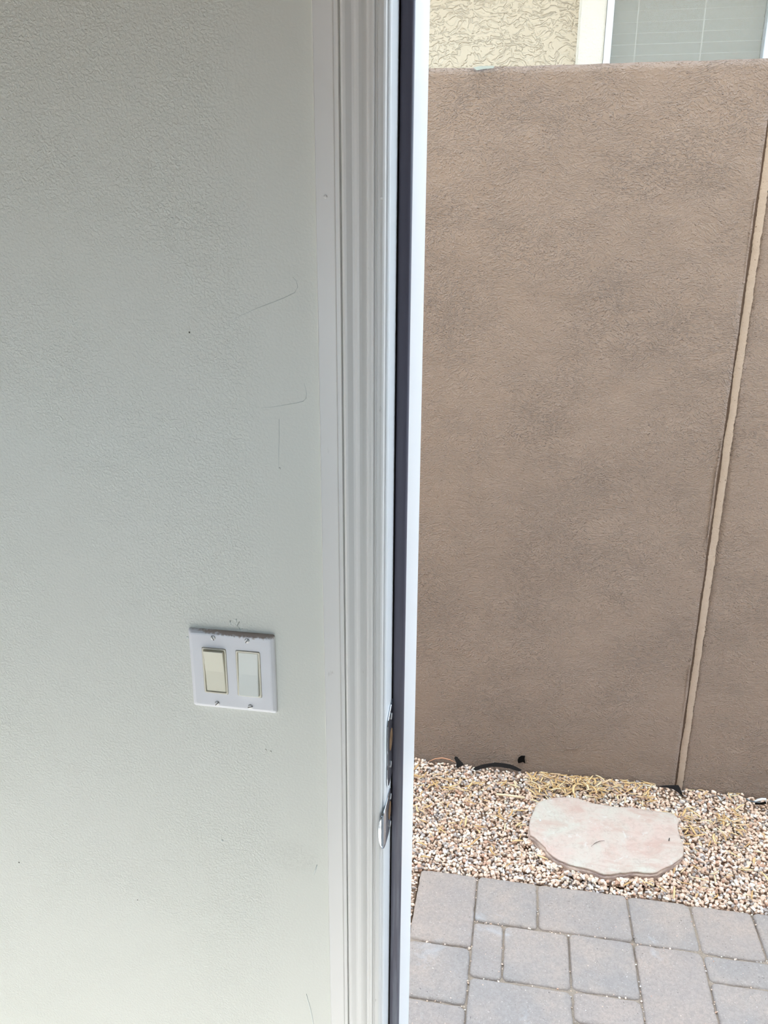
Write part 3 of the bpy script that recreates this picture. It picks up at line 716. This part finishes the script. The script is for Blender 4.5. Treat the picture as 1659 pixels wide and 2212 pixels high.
# stones heaped against the rim of the stepping stone
rg = random.Random(55)
for q in range(420):
    i = rg.randrange(len(FA)); t = rg.random(); p = FA[i]*(1-t)+FA[(i+1) % len(FA)]*t
    d = p-FC; d = d/np.linalg.norm(d); k_ = rg.uniform(0.004, 0.022); x, y = p+d*k_
    sz = rg.uniform(.0055, .0090); stones.append((float(x), float(y), GZ+0.004-0.35*k_+rg.uniform(-.002, .003), sz, rg.randrange(28), rg.uniform(0, 6.28), rg.uniform(-.6, .6), rg.uniform(-.6, .6)))
def build_stuff(name, items, parent, mat):
    vs_, fs_ = [], []; off = 0
    for (x, y, z, sz, t, a, b, c) in items:
        v, f = tpl[t]; R = rotmat(b, c, a)
        vs_.append(v*sz @ R.T + np.array([x, y, z])); fs_.append(f+off); off += len(v)
    V = np.concatenate(vs_) - np.array(parent.location); F = np.concatenate(fs_)
    me = bpy.data.meshes.new(name)
    me.vertices.add(len(V)); me.vertices.foreach_set('co', V.astype(np.float32).ravel())
    me.loops.add(F.size); me.loops.foreach_set('vertex_index', F.astype(np.int32).ravel())
    me.polygons.add(len(F)); me.polygons.foreach_set('loop_start', np.arange(0, F.size, 3, dtype=np.int32))
    me.update(calc_edges=True); me.materials.append(mat)
    o = bpy.data.objects.new(name, me); C.objects.link(o); o.parent = parent; return o
# the 300 largest in the picture become single stones
cand = []
for idx, sdat in enumerate(stones):
    ok, px, py, dz = visible(sdat[0], sdat[1], sdat[2])
    if ok and sdat[2] > hump(sdat[0], sdat[1])-0.003: cand.append((sdat[3]/dz, idx))
cand.sort(reverse=True); single = set(i for _, i in cand[:300])
tm = []
for v, f in tpl:
    me = bpy.data.meshes.new('stone'); me.from_pydata(v.tolist(), [], f.tolist()); me.materials.append(M_gravel); tm.append(me)
for i in sorted(single):
    x, y, z, sz, t, a, b, c = stones[i]
    o = bpy.data.objects.new('stone', tm[t]); C.objects.link(o); o.parent = bed
    o.location = Vector((x, y, z))-bed.location; o.scale = (sz, sz, sz); o.rotation_euler = (b, c, a)
g = build_stuff('loose_stones', [q for i, q in enumerate(stones) if i not in single], bed, M_gravel); g['kind'] = 'stuff'
chips = []
rg = random.Random(31)
for i in range(420):
    r = rects[rg.randrange(len(rects))]
    if rg.random() < 0.62:   # crumbs lying in the joints
        if rg.random() < .5: x, y = rg.uniform(r[0], r[1]), rg.choice((r[2], r[3]))
        else: x, y = rg.choice((r[0], r[1])), rg.uniform(r[2], r[3])
        x += rg.uniform(-.003, .003); y += rg.uniform(-.003, .003); z = GZ-0.0035; sz = rg.uniform(.0012, .0034)
    else: x, y, z, sz = rg.uniform(-.2, .95), rg.uniform(.55, 1.12), GZ+0.0004, rg.uniform(.0007, .0020)
    chips.append((x, y, z, sz, rg.randrange(28), rg.uniform(0, 6), 0, 0))
g = build_stuff('joint_grit', chips, walk, M_gravel); g['kind'] = 'stuff'

# flagstone: two split layers
fg = tag(empty('flagstone', (float(FC[0]), float(FC[1]), GZ)), 'large pale pink flat stepping stone lying on the gravel', 'stepping stone')
def slab(name, grow, z0, z1, mat, medge, dx=0, dy=0, rough=0.0, domed=0.0):
    n = len(FA); bm = bmesh.new(); P = FC+(FA-FC)*grow+np.array([dx, dy]); rings = []
    levels = [(1.0, z0), (1.004, z0+(z1-z0)*.35), (0.998, z0+(z1-z0)*.6), (1.002, z1-0.004), (0.996, z1-0.001), (0.985, z1+0.0008)]
    for li, (s_, z) in enumerate(levels):
        rings.append([bm.verts.new((*(FC+(p-FC)*(s_+(rough*noise.noise(Vector((i*.9, li*1.7, 3))) if li < 4 else 0)))[:2], z+0.0012*noise.noise(Vector((i*.7, li, 0))))) for i, p in enumerate(P)])
    sc_ = [.93, .8, .6, .4, .2]
    for s_ in sc_:
        rings.append([bm.verts.new((*(FC+(p-FC)*s_)[:2], z1+0.001+0.0022*noise.noise(Vector(((p[0]-FC[0])*s_*14, (p[1]-FC[1])*s_*14, 1))))) for p in P])
    for li, (a, b) in enumerate(zip(rings, rings[1:])):
        for i in range(n):
            f = bm.faces.new((a[i], a[(i+1) % n], b[(i+1) % n], b[i])); f.material_index = 1 if li < 3 else 0; f.smooth = li >= 3
    bm.faces.new(rings[-1]); bmesh.ops.recalc_face_normals(bm, faces=bm.faces[:])
    o = frombm(name, bm, mat, fg); o.data.materials.append(medge); return o
slab('top_layer', 1.0, FLZ-0.009, FLZ, M_flag, M_flagedge, rough=0.006)
slab('lower_layer', 1.0, GZ-0.014, FLZ-0.0085, M_flagedge, M_flagedge, dx=-0.002, dy=-0.006, rough=0.02)

# leaves -------------------------------------------------------------
leafm = []
for k in range(14):
    rr = random.Random(700+k); bm = bmesh.new(); N = 9; Ln = rr.uniform(0.030, 0.058); wd_ = rr.uniform(0.0028, 0.0050)
    curl = rr.gauss(0, 0.9); lift = rr.uniform(-0.4, 1.0); tw = rr.uniform(-1.0, 1.0)
    p = Vector((0, 0, 0)); a = -curl/2; e = lift/2; rings = []
    for i in range(N+1):
        t = i/N; w = wd_*math.sin(math.pi*min(1, t*0.93+0.05))**0.6
        if i: p = p + Vector((math.cos(a)*math.cos(e), math.sin(a)*math.cos(e), math.sin(e)))*(Ln/N)
        a += curl/N; e -= lift/N
        side = Vector((-math.sin(a), math.cos(a), 0)); q = Matrix.Rotation(tw*(t-.5), 3, Vector((math.cos(a), math.sin(a), 0))); side = q @ side; nrm = side.cross(Vector((math.cos(a), math.sin(a), 0)))
        rings.append([bm.verts.new(p-side*w+nrm*w*.22), bm.verts.new(p-nrm*0.0004), bm.verts.new(p+side*w+nrm*w*.22), bm.verts.new(p+nrm*0.0002)])
    for A_, B_ in zip(rings, rings[1:]):
        for i in range(4): bm.faces.new((A_[i], A_[(i+1) % 4], B_[(i+1) % 4], B_[i]))
    bm.faces.new(rings[0]); bm.faces.new(rings[-1][::-1])
    bmesh.ops.recalc_face_normals(bm, faces=bm.faces[:])
    c = sum((v.co for v in bm.verts), Vector())/len(bm.verts); zmin = min(v.co.z for v in bm.verts)
    for v in bm.verts: v.co -= Vector((c.x, c.y, zmin))
    me = bpy.data.meshes.new('dry_leaf'); bm.to_mesh(me); bm.free(); me.materials.append(M_leaf); me.shade_smooth(); leafm.append(me)
rg = random.Random(77)
def dens(px, py):
    """litter density read from the photograph, as clusters on the ground"""
    g = lambda cx, cy, sx, sy, a: a*math.exp(-((px-cx)/sx)**2-((py-cy)/sy)**2)
    return (g(1270, 1700, 110, 26, 1.0) + g(1000, 1680, 110, 28, .55) + g(1150, 1690, 90, 25, .65) + g(1400, 1700, 60, 25, .7) + g(1530, 1775, 90, 35, .32)
            + g(1000, 1770, 120, 50, .16) + g(1600, 1760, 90, 60, .12) + g(1120, 1735, 60, 30, .4) + g(1560, 1900, 120, 40, .10) + g(1300, 1800, 900, 300, .035))
leaves = []
tries = 0
while len(leaves) < 500 and tries < 60000:
    tries += 1
    x, y = rg.uniform(-.40, 1.05), rg.uniform(1.15, FY-0.02)
    ok, px, py, dz = visible(x, y)
    if rg.random() > dens(px, py): continue
    if inflag(x, y, 1.02) or y < 1.16: continue
    if any(bx[0]-8 < px < bx[1]+8 and bx[2]-4 < py < bx[3]+26 for bx in CLEAR): continue
    leaves.append((x, y, rg.randrange(14), rg.uniform(.5, 1.1), px, py, ok))
vis = [l for l in leaves if l[6]]
vis.sort(key=lambda l: -l[3]); one = vis[:270]; ones = set(id(l) for l in one)
def lmat(l):
    x, y, t, s_, px, py, ok = l; rr = random.Random(int(x*1e5)+int(y*1e4))
    a = rr.uniform(0, 6.28)
    # keep leaves beside the wall and stone lying along them
    if y > FY-0.035: a = rr.uniform(-.25, .25)+rr.choice((0, math.pi))
    return Matrix.Translation((x, min(y, FY-0.03), hump(x, y)+0.0095+rr.uniform(0, .007))) @ Matrix.Rotation(a, 4, 'Z') @ Matrix.Rotation(rr.uniform(-.25, .25), 4, 'Y') @ Matrix.Scale(s_, 4)
for l in one:
    px, py = l[4], l[5]
    if 1140 < px < 1440 and py < 1745: lab, grp = 'dry yellow curled leaf in the litter between the stepping stone and the brown wall', 'curled leaves behind the stepping stone'
    elif px <= 1140: lab, grp = 'dry yellow curled leaf on gravel between the door frame and the stepping stone', 'curled leaves left of the stepping stone'
    elif px >= 1440: lab, grp = 'dry yellow curled leaf on gravel right of the stepping stone', 'curled leaves right of the stepping stone'
    else: lab, grp = 'dry yellow curled leaf on gravel in front of the stepping stone', 'curled leaves before the stepping stone'
    o = bpy.data.objects.new('dry_leaf', leafm[l[2]]); C.objects.link(o); o.matrix_world = lmat(l); tag(o, lab, 'leaf', grp)
bm = bmesh.new()
for l in leaves:
    if id(l) in ones: continue
    n0 = len(bm.verts); bm.from_mesh(leafm[l[2]]); bm.verts.ensure_lookup_table()
    M = lmat(l)
    for v in bm.verts[n0:]: v.co = M @ v.co
o = frombm('leaf_litter', bm, M_leaf, None, True); tag(o, 'scattered bits of dry leaf litter strewn over the gravel', 'leaf litter', kind='stuff')

# pale wood sliver, pink straw, twig
def lay(name, pts, r, mat, label, cat, z=None, n=7, flat=1.0, taper=True):
    P = []
    for (a, b, dz) in pts:
        q = onz(a, b, GZ+0.012); P.append((q.x, q.y, (hump(q.x, q.y)+0.010+dz) if z is None else z+dz))
    o = tube(name, P, r, mat, None, n, 1.0, taper)
    tag(o, label, cat); return o
lay('wood_sliver', [(1072, 1714, .001), (1090, 1716, .002), (1112, 1719, .002), (1134, 1722, .001)], 0.0042, M_stick, 'pale straight wood sliver on gravel up-left of the stepping stone', 'wood piece', taper=False, n=4)
s = NT('pink_straw', 0.5, 0.3); s.col((214, 160, 130)); M_straw = s.m
lay('curved_straw', [(926, 1645, 0), (940, 1640, .002), (955, 1639, .004), (970, 1642, .003), (984, 1647, 0)], 0.0022, M_straw, 'pinkish curved straw lying against the wall base beside the door frame', 'straw')
lay('twig', [(1276, 1836, .001), (1284, 1831, .004), (1294, 1827, .005), (1305, 1825, .003)], 0.0011, M_twig, 'short grey twig lying on the pink stepping stone', 'twig', z=FLZ+0.002)
lay('thin_stem', [(1228, 1667, .002), (1226, 1658, .022), (1227, 1651, .034)], 0.0010, M_stick, 'thin dry stem standing up against the brown wall base', 'stem')
lay('stem', [(1392, 1741, .012), (1398, 1750, .022), (1404, 1758, .022), (1409, 1764, .026)], 0.0010, M_twig, 'thin brown stem hanging over the back edge of the stepping stone', 'stem')
for (px, py, r, lab) in ((1167, 1772, .0036, 'white pebble chip on the left end of the stepping stone'),):
    p = onz(px, py, FLZ+0.003); o = bpy.data.objects.new('stone_chip', None)
    bm = bmesh.new(); bmesh.ops.create_icosphere(bm, subdivisions=1, radius=r)
    for v in bm.verts: v.co = Vector((v.co.x, v.co.y, v.co.z*.6))*(1+.25*noise.noise(v.co*900)) + p
    tag(frombm('stone_chip', bm, M_white), lab, 'chip')
for (px, py) in ((1445, 1821),):
    lay('seed', [(px, py-3, 0), (px-1, py+3, 0)], 0.0016, M_hole, 'tiny black seed on the right end of the stepping stone', 'seed', z=FLZ+0.003)

# ------------------------------------------------------------------ brown boundary wall
fence = tag(empty('boundary_wall', (0.64, FY+0.1, -0.14)), 'tall brown stucco boundary wall standing behind the gravel strip', 'wall')
def panel(x0, x1, jx0, jx1, name):
    """stuccoed panel: gridded face, irregular edge along the control joint"""
    nx = max(8, int((x1-x0)/0.02)); nz = 120; z0, z1 = -0.2, FT; bm = bmesh.new(); V = []
    for j in range(nz+1):
        row = []; z = z0+(z1-z0)*j/nz
        for i in range(nx+1):
            x = x0+(x1-x0)*i/nx; y = FY+0.0035*noise.noise(Vector((x*2.5, z*2.5, 0)))+0.0012*noise.noise(Vector((x*14, z*14, 4)))
            if jx1 and i == nx: x += 0.0030*noise.noise(Vector((0, z*9, 1)))+0.0014*noise.noise(Vector((0, z*60, 1)))
            if jx1 and i >= nx-1: y -= 0.0035*max(0, noise.noise(Vector((2, z*5, 7)))+.2)
            if jx0 and i == 0: x += 0.0022*noise.noise(Vector((0, z*25, 5)))
            if j >= nz-1: z_ = z+0.0025*noise.noise(Vector((x*12, 3, 0))) - (0.004 if j == nz-1 and False else 0)
            else: z_ = z
            row.append(bm.verts.new((x, y, z_)))
        V.append(row)
    for j in range(nz):
        for i in range(nx): bm.faces.new((V[j][i], V[j][i+1], V[j+1][i+1], V[j+1][i])).smooth = True
    # returns: top and both sides
    yb = FY+0.19
    top = [bm.verts.new((v.co.x, yb, v.co.z)) for v in V[-1]]
    for i in range(nx): bm.faces.new((V[-1][i], V[-1][i+1], top[i+1], top[i]))
    for col_ in (0, nx):
        side = [bm.verts.new((V[j][col_].co.x, yb, V[j][col_].co.z)) for j in range(nz+1)]
        for j in range(nz): bm.faces.new((V[j][col_], V[j+1][col_], side[j+1], side[j]))
    bmesh.ops.remove_doubles(bm, verts=bm.verts[:], dist=1e-5)
    bmesh.ops.recalc_face_normals(bm, faces=bm.faces[:])
    return frombm(name, bm, M_fence, fence)
JL, JR = 0.6375, 0.6655
panel(-3.2, JL, False, True, 'wall_panel'); panel(JR, 4.0, True, False, 'wall_panel')
# recessed joint: dark groove and the bare pale strip with ragged sides
box('joint_recess', (JL-0.004, JR+0.004, FY+0.005, FY+0.18, -0.2, FT-0.002), M_recess, fence)
bm = bmesh.new(); N = 420; A_, B_, C_, D_ = [], [], [], []
for k in range(N+1):
    z = -0.2+(FT-0.001+0.2)*k/N
    l = JL+0.0066+0.0036*noise.noise(Vector((0, z*9, 2)))+0.0022*noise.noise(Vector((3, z*110, 2)))
    r = JR-0.0004+0.0022*noise.noise(Vector((5, z*24, 2)))+0.0026*noise.noise(Vector((7, z*120, 2)))
    y = FY+0.0018
    A_.append(bm.verts.new((l, FY+0.0125, z))); B_.append(bm.verts.new((l+0.0004, y, z))); C_.append(bm.verts.new((r, y-0.0046, z))); D_.append(bm.verts.new((r+0.0006, FY+0.006, z)))
for k in range(N):
    for P_, Q_ in ((A_, B_), (B_, C_), (C_, D_)): bm.faces.new((P_[k], Q_[k], Q_[k+1], P_[k+1]))
bmesh.ops.recalc_face_normals(bm, faces=bm.faces[:])
frombm('joint_strip', bm, M_joint, fence)['label'] = 'pale bare strip in the vertical control joint'
# hard rims where the stucco broke away from the joint
for pa, pb in ((930, 1180), (1330, 1560), (1415, 1640), (430, 640)):
    P = []
    for k in range(9):
        py = pa+(pb-pa)*k/8; z = ony(1560, py, FY).z; P.append((JL-0.004+0.001*noise.noise(Vector((z*20, 1, 1))), FY-0.001, z))
    tube('stucco_rim', P, 0.0026, M_fence, fence, flat=0.8)
# hole chipped through the stucco near the base, drip lines
def patchmesh(name, pts, y, mat, parent, thick=0.001):
    P = [ony(a, b, y) for a, b in pts]; bm = bmesh.new()
    a = [bm.verts.new(p) for p in P]; b = [bm.verts.new(p+Vector((0, thick, 0))) for p in P]; n = len(a)
    bm.faces.new(a); bm.faces.new(b[::-1])
    for i in range(n): bm.faces.new((a[i], a[(i+1) % n], b[(i+1) % n], b[i]))
    bmesh.ops.recalc_face_normals(bm, faces=bm.faces[:]); return frombm(name, bm, mat, parent)
Q = lambda a, b: (880+a*0.2532, 1600+b*0.2532)
patchmesh('chipped_hole', [Q(940, 170), Q(950, 148), Q(972, 132), Q(1003, 133), Q(1000, 160), Q(1006, 195), Q(985, 182), Q(960, 190), Q(945, 192)], FY-0.0045, M_hole, fence, 0.004)['label'] = 'small dark hole near the wall base'
tube('paint_ridge', [tuple(ony(a, b, FY-0.001)) for a, b in (Q(1300, 30), Q(1340, 62), Q(1400, 70), Q(1450, 62), Q(1480, 40))], 0.0018, M_fence, fence, flat=0.8)
s = NT('bluish_overspray', 0.7, 0.3); s.col((176, 190, 192)); M_spray = s.m
patchmesh('paint_smear', [(1022, 145.5), (1035, 143), (1052, 142.5), (1068, 142), (1066, 147), (1045, 149), (1030, 152)], FY-0.005, M_spray, fence, 0.002)['label'] = 'pale bluish smear along the top edge'

# black fabric scraps poking out at the wall base
def scrap(pts, label, y0=FY-0.010, lean=0.0):
    o = patchmesh('fabric_scrap', pts, y0, M_fabric, None, 0.0016)
    tag(o, label, 'fabric'); return o
scrap([Q(400, 150), Q(408, 135), Q(425, 140), Q(445, 165), Q(470, 188), Q(482, 208), Q(455, 222), Q(430, 235), Q(415, 222), Q(418, 190), Q(408, 168)], 'small upright scrap of black landscape fabric by the wall nearest the door frame', FY-0.034)
scrap([Q(560, 245), Q(580, 225), Q(640, 205), Q(700, 195), Q(760, 188), Q(830, 195), Q(880, 205), Q(930, 225), Q(975, 250), Q(960, 262), Q(925, 256), Q(880, 240), Q(800, 226), Q(720, 222), Q(640, 236), Q(590, 256)], 'long arched strip of black landscape fabric along the wall base', FY-0.036)
Q2 = lambda a, b: (1300+a*0.2164, 1600+b*0.2164)
scrap([Q2(560, 455), Q2(640, 447), Q2(765, 446), Q2(780, 470), Q2(805, 530), Q2(812, 560), Q2(780, 535), Q2(745, 505), Q2(700, 480), Q2(640, 468)], 'pointed black fabric flap at the foot of the pale joint strip', FY-0.036)
# white plastic fragment at the right edge
pl = tag(empty('plastic_fragment', tuple(ony(1632, 1738, FY-0.055))), 'white and dark grey plastic fragment at the wall base right of the pale joint', 'plastic piece')
tube('white_shell', [tuple(ony(a, b, FY-0.058)) for a, b in (Q2(1525, 612), Q2(1555, 592), Q2(1600, 582), Q2(1640, 585))], 0.0040, M_white, pl, n=8, flat=1.0, taper=False)
tube('clear_rim', [tuple(ony(a, b, FY-0.060)) for a, b in (Q2(1440, 580), Q2(1480, 602), Q2(1530, 612), Q2(1580, 618))], 0.0020, M_greyplastic, pl, n=6, taper=False)
tube('dark_underside', [tuple(ony(a, b, FY-0.052)) for a, b in (Q2(1530, 625), Q2(1590, 628), Q2(1640, 618))], 0.0040, M_hole, pl, n=6, taper=False)
o = tube('white_sliver', [tuple(ony(a, b, FY-0.058)) for a, b in (Q2(1150, 548), Q2(1170, 565), Q2(1188, 590), Q2(1192, 605))], 0.0034, M_white, None, n=6)
tag(o, 'small white plastic sliver on gravel at the wall base left of the larger plastic fragment', 'plastic piece')

# ------------------------------------------------------------------ neighbour's house
HY = 3.30
house = tag(empty('neighboring_house', (0.0, HY, -0.14)), 'cream textured stucco house with a white framed window behind the brown wall', 'house')
wx0, wx1, wz0, wz1 = 0.172, 1.13, 1.55, 3.05    # outer edge of the plain band
bm = bmesh.new()
bmbox(bm, -5, wx0+0.01, HY, HY+0.15, -0.2, 3.3); bmbox(bm, wx1-0.01, 5, HY, HY+0.15, -0.2, 3.3)
bmbox(bm, wx0+0.01, wx1-0.01, HY, HY+0.15, wz1-0.01, 3.3); bmbox(bm, wx0+0.01, wx1-0.01, HY, HY+0.15, -0.2, wz0+0.01)
frombm('stucco_wall', bm, M_cream_stucco, house)
def ringbox(name, x0, x1, z0, z1, t, y0, y1, mat, parent, bev=0.004, tb=None):
    bm = bmesh.new(); tb = tb or t
    a = [(x0, z0), (x1, z0), (x1, z1), (x0, z1)]; b = [(x0+t, z0+tb), (x1-t, z0+tb), (x1-t, z1-tb), (x0+t, z1-tb)]
    va = [[bm.verts.new((p[0], y, p[1])) for p in q] for q in (a, b) for y in (y0, y1)]
    of, ob, inf, inb = va
    for i in range(4):
        j = (i+1) % 4
        bm.faces.new((of[i], of[j], inf[j], inf[i])); bm.faces.new((ob[i], ob[j], inb[j], inb[i])); bm.faces.new((of[i], of[j], ob[j], ob[i])); bm.faces.new((inf[i], inf[j], inb[j], inb[i]))
    bmesh.ops.recalc_face_normals(bm, faces=bm.faces[:])
    if bev: bmesh.ops.bevel(bm, geom=bm.edges[:], offset=bev, segments=2, affect='EDGES')
    return frombm(name, bm, mat, parent)
ringbox('window_surround', 0.166, 1.118, 1.56, 3.04, 0.122, HY-0.022, HY+0.10, M_band, house, 0.010)
fr = ringbox('window_frame', 0.283, 1.012, 1.68, 2.92, 0.036, HY-0.012, HY+0.055, M_winframe, house, 0.003)
box('screen', (0.315, 0.980, HY+0.004, HY+0.006, 1.70, 2.90), M_screen, house)
box('window_pane', (0.315, 0.980, HY+0.024, HY+0.028, 1.70, 2.90), M_glass, house)
bl = box('window_blind', (0.318, 0.978, HY+0.060, HY+0.095, 2.86, 2.90), M_slat, house)
z = 2.5862-0.045*16+0.0
zs = []
while z < 2.86: zs.append(z); z += 0.0448
slat_me = None
for z in zs:
    if slat_me is None:
        bm = bmesh.new(); N = 8; hw = 0.0215
        # closed slat: slightly bowed, leaning, lower edge forward
        ra, rb = [], []
        for i in range(N+1):
            t = -1+2*i/N; ra.append((-0.0065 if i == 0 else (0.0 if i == 1 else -0.0115*(t+0.75)), hw*t))
        for (yy_, zz_) in ra: rb.append((yy_+0.003, zz_))
        ring = ra+rb[::-1]
        vsA = [bm.verts.new((-0.328, y_, z_)) for y_, z_ in ring]; vsB = [bm.verts.new((0.328, y_, z_)) for y_, z_ in ring]; n = len(ring)
        for i in range(n): bm.faces.new((vsA[i], vsA[(i+1) % n], vsB[(i+1) % n], vsB[i]))
        bm.faces.new(vsA[::-1]); bm.faces.new(vsB); bmesh.ops.recalc_face_normals(bm, faces=bm.faces[:])
        slat_me = bpy.data.meshes.new('slat'); bm.to_mesh(slat_me); bm.free(); slat_me.materials.append(M_slat)
    o = bpy.data.objects.new('slat', slat_me); C.objects.link(o); o.parent = bl
    o.location = (0.648, 0.075 , z+0.14); o.rotation_euler = (0, 0.0, 0)
for px in (1375, 1518):
    x = ony(px, 65, HY+0.06).x
    box('ladder_cord', (x-0.0025, x+0.0025, HY+0.050, HY+0.053, 1.70, 2.88), M_cord, bl)
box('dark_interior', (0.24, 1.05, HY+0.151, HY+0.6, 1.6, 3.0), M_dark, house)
box('eave', (-5, 5, HY-0.35, HY+0.6, 3.3, 3.42), M_roof, house)
